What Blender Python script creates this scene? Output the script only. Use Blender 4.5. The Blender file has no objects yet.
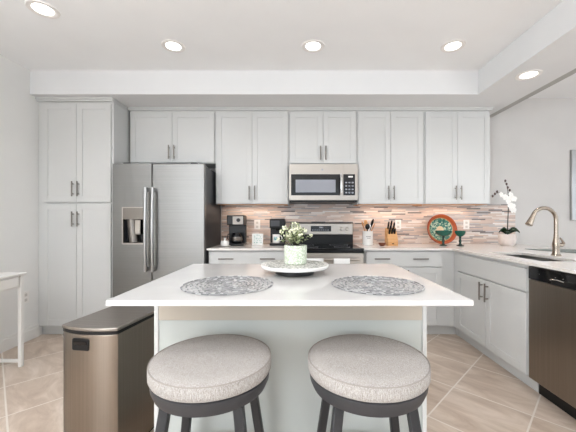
import bpy, bmesh, math, random
from mathutils import Vector, Matrix
random.seed(7)
PI = math.pi
S = bpy.context.scene
C = S.collection

# ------------------------------------------------------------------ camera, world, light, exposure
cam_d = bpy.data.cameras.new('camera'); cam = bpy.data.objects.new('camera', cam_d); C.objects.link(cam)
cam.location = (0, 0, 1.2); cam.rotation_euler = (PI/2, 0, 0)
cam_d.sensor_width = 36; cam_d.lens = 36*305/576
cam_d.shift_x = -9/576; cam_d.shift_y = 4.5/576
cam_d.clip_start = .02
S.camera = cam
S.view_settings.view_transform = 'Standard'; S.view_settings.look = 'None'
S.view_settings.gamma = 1; S.view_settings.use_curve_mapping = False
S.view_settings.exposure = 0.12
w = bpy.data.worlds.new('world'); S.world = w; w.use_nodes = True
w.node_tree.nodes['Background'].inputs[0].default_value = (.80, .90, 1, 1)
w.node_tree.nodes['Background'].inputs[1].default_value = 1.6

def area(name, loc, rot, sx, sy, power, col):
    l = bpy.data.lights.new(name, 'AREA'); l.shape = 'RECTANGLE'; l.size = sx; l.size_y = sy
    l.energy = power; l.color = col
    o = bpy.data.objects.new(name, l); C.objects.link(o); o.location = loc; o.rotation_euler = rot
    return o
# added daylight lamps at made-up, unseen windows: rear, right and left
LW = dict(rear=8, side=30, left=170, up=92, spot=2.1, world=1.4)
area('added_daylight_rear', (1.1, -4.75, 1.3), (PI/2, 0, 0), 6.0, 2.3, LW['rear'], (.97, .99, 1))
area('added_daylight_side', (5.75, -.6, 1.35), (PI/2, 0, PI/2), 4.2, 2.1, LW['side'], (.93, .97, 1))
area('added_daylight_left', (-2.84, -2.95, 1.25), (PI/2, 0, -PI/2), 3.0, 2.0, LW['left'], (.90, .95, 1))
w.node_tree.nodes['Background'].inputs[1].default_value = LW['world']
SPOT_W = LW['spot']

# ------------------------------------------------------------------ materials
def lin(c):
    return tuple((v/255/12.92 if v/255 <= .04045 else ((v/255+.055)/1.055)**2.4) for v in c) + (1,)
def mat(name, col, rough=.5, metal=0, spec=.5):
    m = bpy.data.materials.new(name); m.use_nodes = True
    b = m.node_tree.nodes['Principled BSDF']
    b.inputs['Base Color'].default_value = lin(col); b.inputs['Roughness'].default_value = rough
    b.inputs['Metallic'].default_value = metal; b.inputs['Specular IOR Level'].default_value = spec
    return m
def N(m, t, **kw):
    n = m.node_tree.nodes.new(t)
    for k, v in kw.items(): setattr(n, k, v)
    return n
def L(m, a, b): m.node_tree.links.new(a, b)
def bsdf(m): return m.node_tree.nodes['Principled BSDF']
def coords(m, scale=(1,1,1), rot=(0,0,0), loc=(0,0,0)):
    tc = N(m, 'ShaderNodeTexCoord'); mp = N(m, 'ShaderNodeMapping')
    mp.inputs['Scale'].default_value = scale; mp.inputs['Rotation'].default_value = rot; mp.inputs['Location'].default_value = loc
    L(m, tc.outputs['Object'], mp.inputs['Vector']); return mp.outputs['Vector']
def ramp(m, fac, stops, interp='LINEAR'):
    r = N(m, 'ShaderNodeValToRGB'); r.color_ramp.interpolation = interp
    els = r.color_ramp.elements
    while len(els) < len(stops): els.new(.5)
    for e, (p, c) in zip(els, stops): e.position = p; e.color = lin(c)
    L(m, fac, r.inputs['Fac']); return r.outputs['Color']
def noise_mat(name, c1, c2, scale=(8,8,8), rough=.5, metal=0, bump=0, nscale=1.0, detail=4, lo=.3, hi=.7, spec=.5):
    m = mat(name, c1, rough, metal, spec)
    v = coords(m, scale); n = N(m, 'ShaderNodeTexNoise'); n.inputs['Scale'].default_value = nscale; n.inputs['Detail'].default_value = detail
    L(m, v, n.inputs['Vector'])
    L(m, ramp(m, n.outputs['Fac'], [(lo, c1), (hi, c2)]), bsdf(m).inputs['Base Color'])
    if bump:
        b = N(m, 'ShaderNodeBump'); b.inputs['Strength'].default_value = bump; b.inputs['Distance'].default_value = .002
        L(m, n.outputs['Fac'], b.inputs['Height']); L(m, b.outputs['Normal'], bsdf(m).inputs['Normal'])
    return m
M = {}
M['cab'] = noise_mat('cabinet_paint', (207,207,205), (210,210,208), (2,2,2), .38)
M['wall'] = noise_mat('wall_paint', (232,231,228), (235,234,231), (3,3,3), .8, bump=.05)
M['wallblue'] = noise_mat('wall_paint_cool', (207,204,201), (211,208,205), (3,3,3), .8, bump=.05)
M['ceil'] = noise_mat('ceiling_paint', (243,243,243), (246,246,246), (3,3,3), .85)
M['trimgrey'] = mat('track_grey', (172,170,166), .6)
M['quartz'] = noise_mat('white_quartz', (199,197,194), (206,204,202), (6,6,6), .16, detail=6)
M['quartz2'] = noise_mat('warm_quartz', (226,219,212), (236,231,226), (60,60,60), .14, detail=6)
M['steel'] = noise_mat('brushed_steel', (128,127,125), (136,135,133), (1,1,160), .36, 1, nscale=1)
M['steelv'] = noise_mat('brushed_steel_vertical', (139,129,119), (147,137,127), (120,120,1), .30, 1, nscale=1)
M['steeld'] = noise_mat('brushed_steel_horizontal', (176,166,156), (190,180,170), (1,1,200), .27, 1, nscale=1)
M['warmsteel'] = mat('warm_steel', (182,175,167), .34, 1)
M['darksteel'] = mat('dark_grey_case', (64,64,67), .4, .3)
M['nickel'] = mat('brushed_nickel', (132,126,120), .35, 1)
M['faucet'] = mat('faucet_nickel', (160,148,135), .24, 1)
M['fridgebar'] = mat('fridge_handle_steel', (186,185,184), .3, 1)
M['chrome'] = mat('chrome', (225,225,225), .12, 1)
M['black'] = mat('black_plastic', (9,9,10), .35, 0, .35)
M['gloss'] = mat('black_glass', (14,14,16), .08)
M['grey'] = mat('grey_screen', (150,152,160), .3)
M['wood'] = noise_mat('maple_wood', (196,140,84), (216,166,112), (3,3,40), .5)
M['under'] = noise_mat('raw_wood_underside', (214,150,92), (226,168,112), (3,30,3), .6)
M['spoon'] = noise_mat('spoon_wood', (170,112,62), (200,146,92), (20,20,60), .6)
M['whitecer'] = mat('white_ceramic', (238,236,232), .25)
M['plate_white'] = mat('white_plastic', (238,234,230), .4)
M['stoolmetal'] = mat('charcoal_metal', (58,58,61), .5, .2)
M['legmetal'] = mat('charcoal_leg', (44,44,46), .5, .2)
M['soil'] = mat('soil', (60,48,38), .9)
M['darkleaf'] = mat('orchid_leaf', (30,52,32), .35)
M['petal'] = mat('orchid_petal', (246,243,238), .6)
M['bud'] = mat('bud', (92,72,66), .6)
M['stem'] = mat('stem', (52,50,38), .6)
M['leaf'] = noise_mat('pale_green_leaf', (118,134,92), (178,186,140), (60,60,60), .6)
M['bloom'] = noise_mat('cream_bloom', (226,226,190), (242,240,218), (60,60,60), .7)
M['bowl'] = mat('brown_bowl', (120,66,44), .3)
M['green'] = mat('teal_glass', (14,82,68), .15)
M['darkgreen'] = mat('dark_green_stem', (22,48,42), .25)
M['mat'] = mat('slate_mat', (120,128,124), .5)
M['towel'] = noise_mat('white_towel', (232,232,230), (242,242,240), (200,200,200), .9, bump=.4)
M['seam'] = mat('seam_fabric', (150,143,137), .95)
M['lidsteel'] = noise_mat('bin_lid_steel', (150,143,136), (162,155,148), (1,160,1), .36, 1)
M['base'] = noise_mat('island_panel', (186,190,186), (189,193,189), (2,2,2), .45)
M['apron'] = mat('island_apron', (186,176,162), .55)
M['table'] = mat('white_lacquer', (235,233,229), .35)
M['mirror'] = mat('mirror', (228,230,232), .03, 1)
M['silver'] = mat('silver_frame', (176,176,176), .3, .8)
M['glowd'] = mat('lens', (255,255,250), .5)
e = bsdf(M['glowd']); e.inputs['Emission Color'].default_value = (1,.98,.93,1); e.inputs['Emission Strength'].default_value = 3

# seat fabric: woven, warm grey
def fabric():
    m = mat('linen_fabric', (176,168,160), .95, spec=.2)
    v = coords(m, (1,1,1)); vx = N(m, 'ShaderNodeTexNoise'); vx.inputs['Scale'].default_value = 420; vx.inputs['Detail'].default_value = 2
    v2 = coords(m, (420,420,50)); n2 = N(m, 'ShaderNodeTexNoise'); n2.inputs['Scale'].default_value = 1.6; n2.inputs['Detail'].default_value = 2
    L(m, v, vx.inputs['Vector']); L(m, v2, n2.inputs['Vector'])
    mx = N(m, 'ShaderNodeMath', operation='ADD'); L(m, vx.outputs['Fac'], mx.inputs[0]); L(m, n2.outputs['Fac'], mx.inputs[1])
    md = N(m, 'ShaderNodeMath', operation='MULTIPLY'); L(m, mx.outputs[0], md.inputs[0]); md.inputs[1].default_value = .5
    L(m, ramp(m, md.outputs[0], [(.38, (136,130,125)), (.62, (190,185,180))]), bsdf(m).inputs['Base Color'])
    b = N(m, 'ShaderNodeBump'); b.inputs['Strength'].default_value = .5; b.inputs['Distance'].default_value = .001
    L(m, md.outputs[0], b.inputs['Height']); L(m, b.outputs['Normal'], bsdf(m).inputs['Normal'])
    return m
M['fabric'] = fabric()

# diagonal porcelain floor tiles
def floor_mat():
    m = mat('floor_tile', (190,172,158), .32)
    T = .457
    v = coords(m, (1,1,1), (0,0,-PI/4))
    sp = N(m, 'ShaderNodeSeparateXYZ'); L(m, v, sp.inputs[0])
    # rotated axes: X' = (x+y)/sqrt2, Y' = (y-x)/sqrt2
    def cell(o, off):
        a = N(m, 'ShaderNodeMath', operation='SUBTRACT'); L(m, o, a.inputs[0]); a.inputs[1].default_value = off
        d = N(m, 'ShaderNodeMath', operation='DIVIDE'); L(m, a.outputs[0], d.inputs[0]); d.inputs[1].default_value = T
        f = N(m, 'ShaderNodeMath', operation='FLOOR'); L(m, d.outputs[0], f.inputs[0])
        r = N(m, 'ShaderNodeMath', operation='FRACT'); L(m, d.outputs[0], r.inputs[0])
        p = N(m, 'ShaderNodeMath', operation='PINGPONG'); L(m, r.outputs[0], p.inputs[0]); p.inputs[1].default_value = .5
        return f.outputs[0], p.outputs[0]
    fx, px = cell(sp.outputs[0], .09/math.sqrt(2)); fy, py = cell(sp.outputs[1], 1.07/math.sqrt(2))
    mn = N(m, 'ShaderNodeMath', operation='MINIMUM'); L(m, px, mn.inputs[0]); L(m, py, mn.inputs[1])
    gr = N(m, 'ShaderNodeMath', operation='LESS_THAN'); L(m, mn.outputs[0], gr.inputs[0]); gr.inputs[1].default_value = .0105
    cb = N(m, 'ShaderNodeCombineXYZ'); L(m, fx, cb.inputs[0]); L(m, fy, cb.inputs[1])
    wn = N(m, 'ShaderNodeTexWhiteNoise'); L(m, cb.outputs[0], wn.inputs['Vector'])
    sc = N(m, 'ShaderNodeVectorMath', operation='SCALE'); L(m, wn.outputs['Color'], sc.inputs[0]); sc.inputs['Scale'].default_value = 9
    ad = N(m, 'ShaderNodeVectorMath', operation='ADD'); L(m, v, ad.inputs[0]); L(m, sc.outputs[0], ad.inputs[1])
    mp = N(m, 'ShaderNodeMapping'); mp.inputs['Scale'].default_value = (5,1.6,1); L(m, ad.outputs[0], mp.inputs[0])
    n = N(m, 'ShaderNodeTexNoise'); n.inputs['Scale'].default_value = 1.6; n.inputs['Detail'].default_value = 8; n.inputs['Roughness'].default_value = .62; n.inputs['Distortion'].default_value = .8
    L(m, mp.outputs[0], n.inputs['Vector'])
    col = ramp(m, n.outputs['Fac'], [(.3, (174,153,136)), (.5, (196,178,161)), (.7, (216,201,187))])
    mx = N(m, 'ShaderNodeMix', data_type='RGBA'); L(m, gr.outputs[0], mx.inputs['Factor']); L(m, col, mx.inputs['A']); mx.inputs['B'].default_value = lin((222,213,203))
    L(m, mx.outputs['Result'], bsdf(m).inputs['Base Color'])
    b = N(m, 'ShaderNodeBump', invert=True); b.inputs['Strength'].default_value = .4; b.inputs['Distance'].default_value = .002
    L(m, gr.outputs[0], b.inputs['Height']); L(m, b.outputs['Normal'], bsdf(m).inputs['Normal'])
    return m
M['floor'] = floor_mat()

# linear mosaic backsplash
def splash_mat():
    m = mat('linear_mosaic', (190,176,166), .3)
    H, W = .0165, .17
    v = coords(m); sp = N(m, 'ShaderNodeSeparateXYZ'); L(m, v, sp.inputs[0])
    def mth(op, a, b=None):
        n = N(m, 'ShaderNodeMath', operation=op)
        for i, q in enumerate((a, b)):
            if q is None: continue
            if isinstance(q, (int, float)): n.inputs[i].default_value = q
            else: L(m, q, n.inputs[i])
        return n.outputs[0]
    zr = mth('DIVIDE', sp.outputs[2], H); row = mth('FLOOR', zr); zf = mth('FRACT', zr)
    wn = N(m, 'ShaderNodeTexWhiteNoise', noise_dimensions='1D'); L(m, row, wn.inputs['W'])
    xo = mth('ADD', mth('DIVIDE', sp.outputs[0], W), mth('MULTIPLY', wn.outputs['Value'], 7.3))
    col = mth('FLOOR', xo); xf = mth('FRACT', xo)
    cb = N(m, 'ShaderNodeCombineXYZ'); L(m, row, cb.inputs[0]); L(m, col, cb.inputs[1])
    w2 = N(m, 'ShaderNodeTexWhiteNoise'); L(m, cb.outputs[0], w2.inputs['Vector'])
    c = ramp(m, w2.outputs['Value'], [(0, (212,184,168)), (.2, (194,170,158)), (.38, (228,212,202)), (.54, (186,178,176)), (.66, (164,154,152)), (.76, (212,186,168)), (.87, (92,82,82)), (.93, (238,230,224))], 'CONSTANT')
    n = N(m, 'ShaderNodeTexNoise'); n.inputs['Scale'].default_value = 1; L(m, coords(m, (14,14,160)), n.inputs['Vector'])
    c2 = ramp(m, n.outputs['Fac'], [(.3, (150,142,138)), (.7, (232,226,222))])
    mx = N(m, 'ShaderNodeMix', data_type='RGBA'); mx.inputs['Factor'].default_value = .16; L(m, c, mx.inputs['A']); L(m, c2, mx.inputs['B'])
    ed = mth('MINIMUM', mth('PINGPONG', zf, .5), mth('MULTIPLY', mth('PINGPONG', xf, .5), W/H))
    g = mth('LESS_THAN', ed, .05)
    m2 = N(m, 'ShaderNodeMix', data_type='RGBA'); L(m, g, m2.inputs['Factor']); L(m, mx.outputs['Result'], m2.inputs['A']); m2.inputs['B'].default_value = lin((186,178,170))
    L(m, m2.outputs['Result'], bsdf(m).inputs['Base Color'])
    b = N(m, 'ShaderNodeBump'); b.inputs['Strength'].default_value = .5; b.inputs['Distance'].default_value = .003
    L(m, w2.outputs['Value'], b.inputs['Height']); L(m, b.outputs['Normal'], bsdf(m).inputs['Normal'])
    return m
M['splash'] = splash_mat()

def speckle(name, stops, scale, rough=.5, metric='EUCLIDEAN', emb=0):
    m = mat(name, stops[0][1], rough); vo = N(m, 'ShaderNodeTexVoronoi'); vo.inputs['Scale'].default_value = scale
    L(m, coords(m), vo.inputs['Vector'])
    sp = N(m, 'ShaderNodeSeparateColor'); L(m, vo.outputs['Color'], sp.inputs[0])
    L(m, ramp(m, sp.outputs[0], stops, 'CONSTANT'), bsdf(m).inputs['Base Color'])
    return m
M['mosaic'] = speckle('grey_mosaic', [(0, (198,196,190)), (.35, (160,160,152)), (.6, (116,118,112)), (.8, (222,220,214))], 110)
M['weave'] = speckle('placemat_yarn', [(0, (150,150,151)), (.3, (132,132,134)), (.55, (116,116,118)), (.75, (186,186,186))], 60, .9)
M['potpat'] = speckle('sage_pattern', [(0, (186,198,172)), (.45, (228,232,220)), (.8, (204,212,192))], 170)
M['signart'] = speckle('sign_art', [(0, (240,240,236)), (.6, (176,200,190)), (.8, (120,150,140))], 70)
M['signwhite'] = mat('sign_white', (238,238,235), .5)
def ring_plate():
    m = mat('painted_plate', (176,74,40), .3)
    v = coords(m, (1,1,0)); ln = N(m, 'ShaderNodeVectorMath', operation='LENGTH'); L(m, v, ln.inputs[0])
    vo = N(m, 'ShaderNodeTexVoronoi'); vo.inputs['Scale'].default_value = 62; L(m, v, vo.inputs['Vector'])
    sp = N(m, 'ShaderNodeSeparateColor'); L(m, vo.outputs['Color'], sp.inputs[0])
    mos = ramp(m, sp.outputs[0], [(0, (70,130,112)), (.35, (196,206,176)), (.55, (36,104,92)), (.8, (150,176,148))], 'CONSTANT')
    dv = N(m, 'ShaderNodeMath', operation='DIVIDE'); L(m, ln.outputs['Value'], dv.inputs[0]); dv.inputs[1].default_value = .2
    rim = ramp(m, dv.outputs[0], [(0, (232,208,164)), (.22, (232,208,164)), (.68, (204,150,92)), (.71, (184,84,44)), (.80, (196,90,42)), (.88, (150,58,32))], 'CONSTANT')
    g1 = N(m, 'ShaderNodeMath', operation='GREATER_THAN'); L(m, dv.outputs[0], g1.inputs[0]); g1.inputs[1].default_value = .22
    g2 = N(m, 'ShaderNodeMath', operation='LESS_THAN'); L(m, dv.outputs[0], g2.inputs[0]); g2.inputs[1].default_value = .68
    g = N(m, 'ShaderNodeMath', operation='MULTIPLY'); L(m, g1.outputs[0], g.inputs[0]); L(m, g2.outputs[0], g.inputs[1])
    mx = N(m, 'ShaderNodeMix', data_type='RGBA'); L(m, g.outputs[0], mx.inputs['Factor']); L(m, rim, mx.inputs['A']); L(m, mos, mx.inputs['B'])
    L(m, mx.outputs['Result'], bsdf(m).inputs['Base Color']); return m
M['plate'] = ring_plate()

# ------------------------------------------------------------------ mesh helpers
def nb(): return bmesh.new()
def bx(bm, x0, x1, y0, y1, z0, z1):
    v = [bm.verts.new(p) for p in ((x0,y0,z0),(x1,y0,z0),(x1,y1,z0),(x0,y1,z0),(x0,y0,z1),(x1,y0,z1),(x1,y1,z1),(x0,y1,z1))]
    for f in ((3,2,1,0),(4,5,6,7),(0,1,5,4),(1,2,6,5),(2,3,7,6),(3,0,4,7)): bm.faces.new([v[i] for i in f])
    return bm
def prism(bm, pts, z0, z1):
    a = [bm.verts.new((x,y,z0)) for x, y in pts]; b = [bm.verts.new((x,y,z1)) for x, y in pts]
    bm.faces.new(a[::-1]); bm.faces.new(b); n = len(pts)
    for i in range(n): bm.faces.new((a[i], a[(i+1)%n], b[(i+1)%n], b[i]))
    return bm
def lathe(bm, prof, c=(0,0,0), n=40, axis='z'):
    rings = []
    for r, z in prof:
        if r < 1e-6: rings.append([bm.verts.new((c[0], c[1], c[2]+z))] * n); continue
        rings.append([bm.verts.new((c[0]+r*math.cos(2*PI*i/n), c[1]+r*math.sin(2*PI*i/n), c[2]+z)) for i in range(n)])
    for a, b in zip(rings, rings[1:]):
        for i in range(n):
            q = []
            for vv in (a[i], a[(i+1)%n], b[(i+1)%n], b[i]):
                if vv not in q: q.append(vv)
            if len(q) > 2: bm.faces.new(q)
    return bm
def tube(bm, pts, r, n=10, closed=False):
    pts = [Vector(p) for p in pts]; rs = r if isinstance(r, (list, tuple)) else [r]*len(pts); rings = []
    up = None
    for i, p in enumerate(pts):
        if closed: t = pts[(i+1)%len(pts)] - pts[i-1]
        else: t = pts[min(i+1, len(pts)-1)] - pts[max(i-1, 0)]
        t.normalize()
        if up is None:
            up = Vector((0,0,1)) if abs(t.z) < .9 else Vector((1,0,0))
        u = (up - t*up.dot(t)).normalized(); up = u; w_ = t.cross(u)
        rings.append([bm.verts.new(p + (u*math.cos(2*PI*k/n) + w_*math.sin(2*PI*k/n))*rs[i]) for k in range(n)])
    m = len(rings)
    for i in range(m if closed else m-1):
        a, b = rings[i], rings[(i+1)%m]
        for k in range(n): bm.faces.new((a[k], a[(k+1)%n], b[(k+1)%n], b[k]))
    if not closed: bm.faces.new(rings[0][::-1]); bm.faces.new(rings[-1])
    return bm
def bar(bm, p0, p1, w_, d_):   # rectangular bar between two points
    p0 = Vector(p0); p1 = Vector(p1); v = []
    for p in (p0, p1):
        for sx, sy in ((-1,-1),(1,-1),(1,1),(-1,1)): v.append(bm.verts.new(p + Vector((sx*w_/2, sy*d_/2, 0))))
    for f in ((3,2,1,0),(4,5,6,7),(0,1,5,4),(1,2,6,5),(2,3,7,6),(3,0,4,7)): bm.faces.new([v[i] for i in f])
    return bm
def ell(bm, c, r, n=10, m=6, rot=None):
    res = bmesh.ops.create_uvsphere(bm, u_segments=n, v_segments=m, radius=1)
    mt = Matrix.Translation(Vector(c)) @ (rot.to_4x4() if rot else Matrix.Identity(4)) @ Matrix.Diagonal((*r, 1))
    bmesh.ops.transform(bm, matrix=mt, verts=res['verts']); return bm
def obj(name, bm, m, parent=None, bevel=0, smooth=True, kind=None, label=None, seg=2):
    bmesh.ops.recalc_face_normals(bm, faces=bm.faces)
    me = bpy.data.meshes.new(name); bm.to_mesh(me); bm.free()
    me.materials.append(M[m] if isinstance(m, str) else m)
    o = bpy.data.objects.new(name, me); C.objects.link(o)
    if smooth:
        for p in me.polygons: p.use_smooth = True
        try: me.set_sharp_from_angle(angle=R(35))
        except Exception: pass
    if bevel:
        b = o.modifiers.new('bevel', 'BEVEL'); b.width = bevel; b.segments = seg; b.limit_method = 'ANGLE'; b.angle_limit = R(40)
    if parent: o.parent = parent
    if kind: o['kind'] = kind
    if label: o['label'] = label
    return o
def R(d): return d*PI/180
def thing(name, label, cat, loc=(0,0,0), rz=0, group=None):
    o = bpy.data.objects.new(name, None); C.objects.link(o); o.location = loc; o.rotation_euler = (0,0,rz)
    o.empty_display_size = .05; tag(o, label, cat, group); return o
def tag(o, label, cat, group=None):
    o['label'] = label; o['category'] = cat
    if group: o['group'] = group
    return o
def struct(name, bm, m, bevel=0): return obj(name, bm, m, kind='structure', bevel=bevel, smooth=False)
def dup(root, loc, label, rz=None):
    r = root.copy(); C.objects.link(r); r.location = loc; r['label'] = label
    if rz is not None: r.rotation_euler = (0,0,rz)
    for ch in list(root.children):
        c = ch.copy(); C.objects.link(c); c.parent = r
        for g in ch.children:
            d = g.copy(); C.objects.link(d); d.parent = c
    return r

# ------------------------------------------------------------------ the room
XL, YB, XR, YR = -2.69, 3.77, 5.6, -4.6
ZC, ZS = 2.71, 2.47
struct('floor', bx(nb(), XL-.1, XR+.1, YR-.1, YB+.1, -.1, 0), 'floor')
struct('ceiling', bx(nb(), XL-.1, XR+.1, YR-.1, YB+.1, ZC, ZC+.1), 'ceil')
b = nb(); bx(b, XL-.1, XL, -1.45, YB+.1, 0, ZC); bx(b, XL-.1, XL, YR-.1, -4.45, 0, ZC); bx(b, XL-.1, XL, -4.45, -1.45, 2.3, ZC); bx(b, XL-.1, XL, -4.45, -1.45, 0, .2)
struct('wall_left', b, 'wall')
b = nb()
for y in (-4.45, -2.97, -1.5): bx(b, XL-.08, XL-.02, y, y+.05, .2, 2.3)
struct('added_window_3', b, 'table')  # unseen left window, added to let in more light
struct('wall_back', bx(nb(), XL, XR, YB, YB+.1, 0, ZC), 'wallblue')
b = nb(); bx(b, XR, XR+.1, YR-.1, -2.8, 0, ZC); bx(b, XR, XR+.1, 1.6, YB+.1, 0, ZC); bx(b, XR, XR+.1, -2.8, 1.6, 2.4, ZC); bx(b, XR, XR+.1, -2.8, 1.6, 0, .3)
struct('wall_right', b, 'wall')
b = nb(); bx(b, XL, -2.0, YR-.1, YR, 0, ZC); bx(b, 4.2, XR, YR-.1, YR, 0, ZC); bx(b, -2.0, 4.2, YR-.1, YR, 2.45, ZC)
struct('wall_rear', b, 'wall')
b = nb()
for x in (-2.0, -.45, 1.1, 2.65, 4.15): bx(b, x, x+.05, YR-.08, YR-.02, 0, 2.45)
bx(b, -2, 4.2, YR-.08, YR-.02, 2.4, 2.45); bx(b, -2, 4.2, YR-.08, YR-.02, 0, .06)
struct('added_window_1', b, 'table')  # rear glazing out of view, added for its daylight
b = nb()
for y in (-2.8, -1.35, .1, 1.55): bx(b, XR+.02, XR+.08, y, y+.05, .3, 2.4)
struct('added_window_2', b, 'table')  # made-up right-hand window, put in to brighten the room
# dropped soffit over cabinets and sink run, leaving the higher ceiling tray
SF = 3.07; SI = 1.824; SO = 2.326
M['soffit'] = noise_mat('ceiling_paint_dimmed', (224,224,224), (227,227,227), (3,3,3), .85)  # ceiling paint, its colour darkened to offset the strong light here
struct('trim_1', bx(nb(), XL, SO, SF, YB, ZS, ZC), 'soffit')
struct('trim_2', bx(nb(), SI, SO, YR, SF, ZS, ZC), 'soffit')
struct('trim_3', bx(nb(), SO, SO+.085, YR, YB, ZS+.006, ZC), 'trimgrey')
b = nb(); bx(b, XL, XL+.014, YR, 3.17, 0, .10); bx(b, XL, XL+.008, YR, 3.17, .10, .125)
struct('baseboard_left', b, 'table')
struct('baseboard_back', bx(nb(), 2.4, XR, YB-.014, YB, 0, .12), 'table')
struct('wall_half', bx(nb(), 2.27, 2.38, 1.0, YB, 0, .894), 'wall')
o = struct('wall_tiles', bx(nb(), -.93, 2.69, YB-.012, YB, .914, 1.40), 'splash')

# ------------------------------------------------------------------ cabinet kit (local: x width, y 0 = door face, going back)
def pull(parent, x, z, vertical=True, ln=.155, y=0):
    b = nb()
    if vertical:
        tube(b, [(x,y-.03,z-ln/2),(x,y-.03,z+ln/2)], .0065, 10)
        for s in (-1,1): tube(b, [(x,y+.001,z+s*ln*.33),(x,y-.03,z+s*ln*.33)], .005, 8)
    else:
        tube(b, [(x-ln/2,y-.03,z),(x+ln/2,y-.03,z)], .0065, 10)
        for s in (-1,1): tube(b, [(x+s*ln*.33,y+.001,z),(x+s*ln*.33,y-.03,z)], .005, 8)
    return obj('handle', b, 'nickel', parent)
def shaker(x0, x1, z0, z1, fw=.058, flat=False):
    b = nb()
    if flat: return bx(b, x0, x1, 0, .019, z0, z1)
    bx(b, x0, x0+fw, 0, .019, z0, z1); bx(b, x1-fw, x1, 0, .019, z0, z1)
    bx(b, x0+fw, x1-fw, 0, .019, z0, z0+fw); bx(b, x0+fw, x1-fw, 0, .019, z1-fw, z1)
    bx(b, x0+fw-.001, x1-fw+.001, .006, .017, z0+fw-.001, z1-fw+.001)
    return b
def door(t, x0, x1, z0, z1, hx, hz):
    d = obj('door', shaker(x0, x1, z0, z1), 'cab', t, bevel=.0015, smooth=False)
    if hx is not None: pull(d, hx, hz)
def drawer(t, x0, x1, z0, z1, handles):
    d = obj('drawer', shaker(x0, x1, z0, z1, flat=True), 'cab', t, bevel=.0025, smooth=False)
    for hx in handles: pull(d, hx, (z0+z1)/2+.005, False)
def body(t, w, dep, z0, z1, toe=False, top=True, inset=.02):
    b = nb()
    zz = .1 if toe else z0
    bx(b, 0, w, inset, inset+.015, zz, z1)
    bx(b, 0, .015, inset+.015, dep, zz, z1); bx(b, w-.015, w, inset+.015, dep, zz, z1)
    bx(b, .015, w-.015, inset+.015, dep, zz, zz+.015); bx(b, .015, w-.015, dep-.01, dep, zz+.015, z1)
    if top: bx(b, .015, w-.015, inset+.015, dep-.01, z1-.015, z1)
    if toe: bx(b, 0, w, .07, dep, 0, .1)
    return obj('body', b, 'cab', t, smooth=False)

UF = 3.43; UZ0, UZ1 = 1.385, 2.44
def upper(x0, x1, z0, label, hz, w_under=True, group=None):
    t = thing('wall_cabinet', label, 'cabinet', (x0, UF, 0)); w = x1-x0
    body(t, w, YB-UF-.002, z0, UZ1)
    mid = w/2
    g = .0125
    door(t, g, mid-.0015, z0+.008, UZ1-.022, mid-.030, hz); door(t, mid+.0015, w-g, z0+.008, UZ1-.022, mid+.030, hz)
    if w_under: obj('underside', bx(nb(), .016, w-.016, .036, YB-UF-.012, z0-.004, z0-.0005), 'under', t, smooth=False, label='raw orange wood underside')
    if w_under:
        st = obj('light_strip', bx(nb(), .06, w-.06, .20, .225, z0-.014, z0-.0045), 'plate_white', t, smooth=False)
        l = bpy.data.lights.new('strip_lamp', 'AREA'); l.shape = 'RECTANGLE'; l.size = w-.14; l.size_y = .018; l.energy = 1.05; l.color = (1,.80,.62)
        lo = bpy.data.objects.new('strip_lamp', l); C.objects.link(lo); lo.location = (w/2, .2125, z0-.016); lo.parent = t
    return t
upper(-1.888, -.920, 1.845, 'short wide white wall cabinet directly above the refrigerator', 1.965, False)
upper(-.918, -.092, UZ0, 'tall white two-door wall cabinet between refrigerator and microwave, above the coffee makers', 1.51)
upper(-.09, .675, 1.833, 'short white two-door wall cabinet directly above the microwave', 1.955, False)
upper(.677, 1.432, UZ0, 'tall white wall cabinet right of the microwave, above the knife block', 1.51)
upper(1.434, 2.18, UZ0, 'rightmost tall white wall cabinet, above the painted plate and goblets', 1.51)
# crown running along the wall cabinets
b = nb(); bx(b, -1.90, 2.195, UF-.004, YB, 2.44, 2.455); bx(b, -1.90, 2.205, UF-.016, YB, 2.455, ZS)
o = obj('crown_molding', b, 'cab', smooth=False); tag(o, 'white crown moulding strip along the tops of the wall cabinets', 'moulding')

# pantry
t = thing('pantry_cabinet', 'full-height white pantry cabinet with four doors in the left corner', 'cabinet', (XL+.002, 3.15, 0)); W = -1.905-XL
body(t, W, YB-3.153, 0, 2.44, toe=True)
dx0, dx1 = .055, W-.022; mid = (dx0+dx1)/2
for z0, z1, hz in ((1.39, 2.41, 1.525), (.115, 1.37, 1.215)):
    door(t, dx0, mid-.0015, z0, z1, mid-.027, hz); door(t, mid+.0015, dx1, z0, z1, mid+.027, hz)
b = nb(); bx(b, 0, W+.006, -.004, UF-3.15-.02, 2.43, 2.45); bx(b, 0, W+.006, -.018, UF-3.15-.02, 2.45, ZS-.001)
obj('crown', b, 'cab', t, smooth=False)

# base cabinets, back wall
BF = 3.15; BZ = .893
def base(name, label, loc, w, dep, drawers, doors, rz=0, top=True, dz=(.725, .878)):
    t = thing(name, label, 'cabinet', loc, rz)
    body(t, w, dep, 0, BZ, toe=True, top=top)
    for x0, x1, hs in drawers: drawer(t, x0, x1, dz[0], dz[1], hs)
    for x0, x1, hx in doors: door(t, x0, x1, .115, dz[0]-.012, hx, dz[0]-.11)
    return t
w = .826
base('base_cabinet', 'white base cabinet under the coffee makers, beside the refrigerator', (-.918, BF, 0), w, YB-BF-.003,
     [(.015, w-.015, (.19, w-.21))], [(.015, w/2-.002, w/2-.035), (w/2+.002, w-.015, w/2+.035)])
w = .975
base('base_cabinet', 'white base cabinet under the knife block, right of the oven', (.70, BF, 0), w, YB-BF-.003,
     [(.015, .80, (.175, .57))], [(.015, .40, .365), (.406, .80, .441)])
b = bx(nb(), 1.676, 1.70, 3.169, 3.2195, 0, .10); o = obj('toe_filler', b, 'cab', smooth=False); tag(o, 'small white plinth filler in the floor corner of the base cabinets', 'filler')
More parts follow.
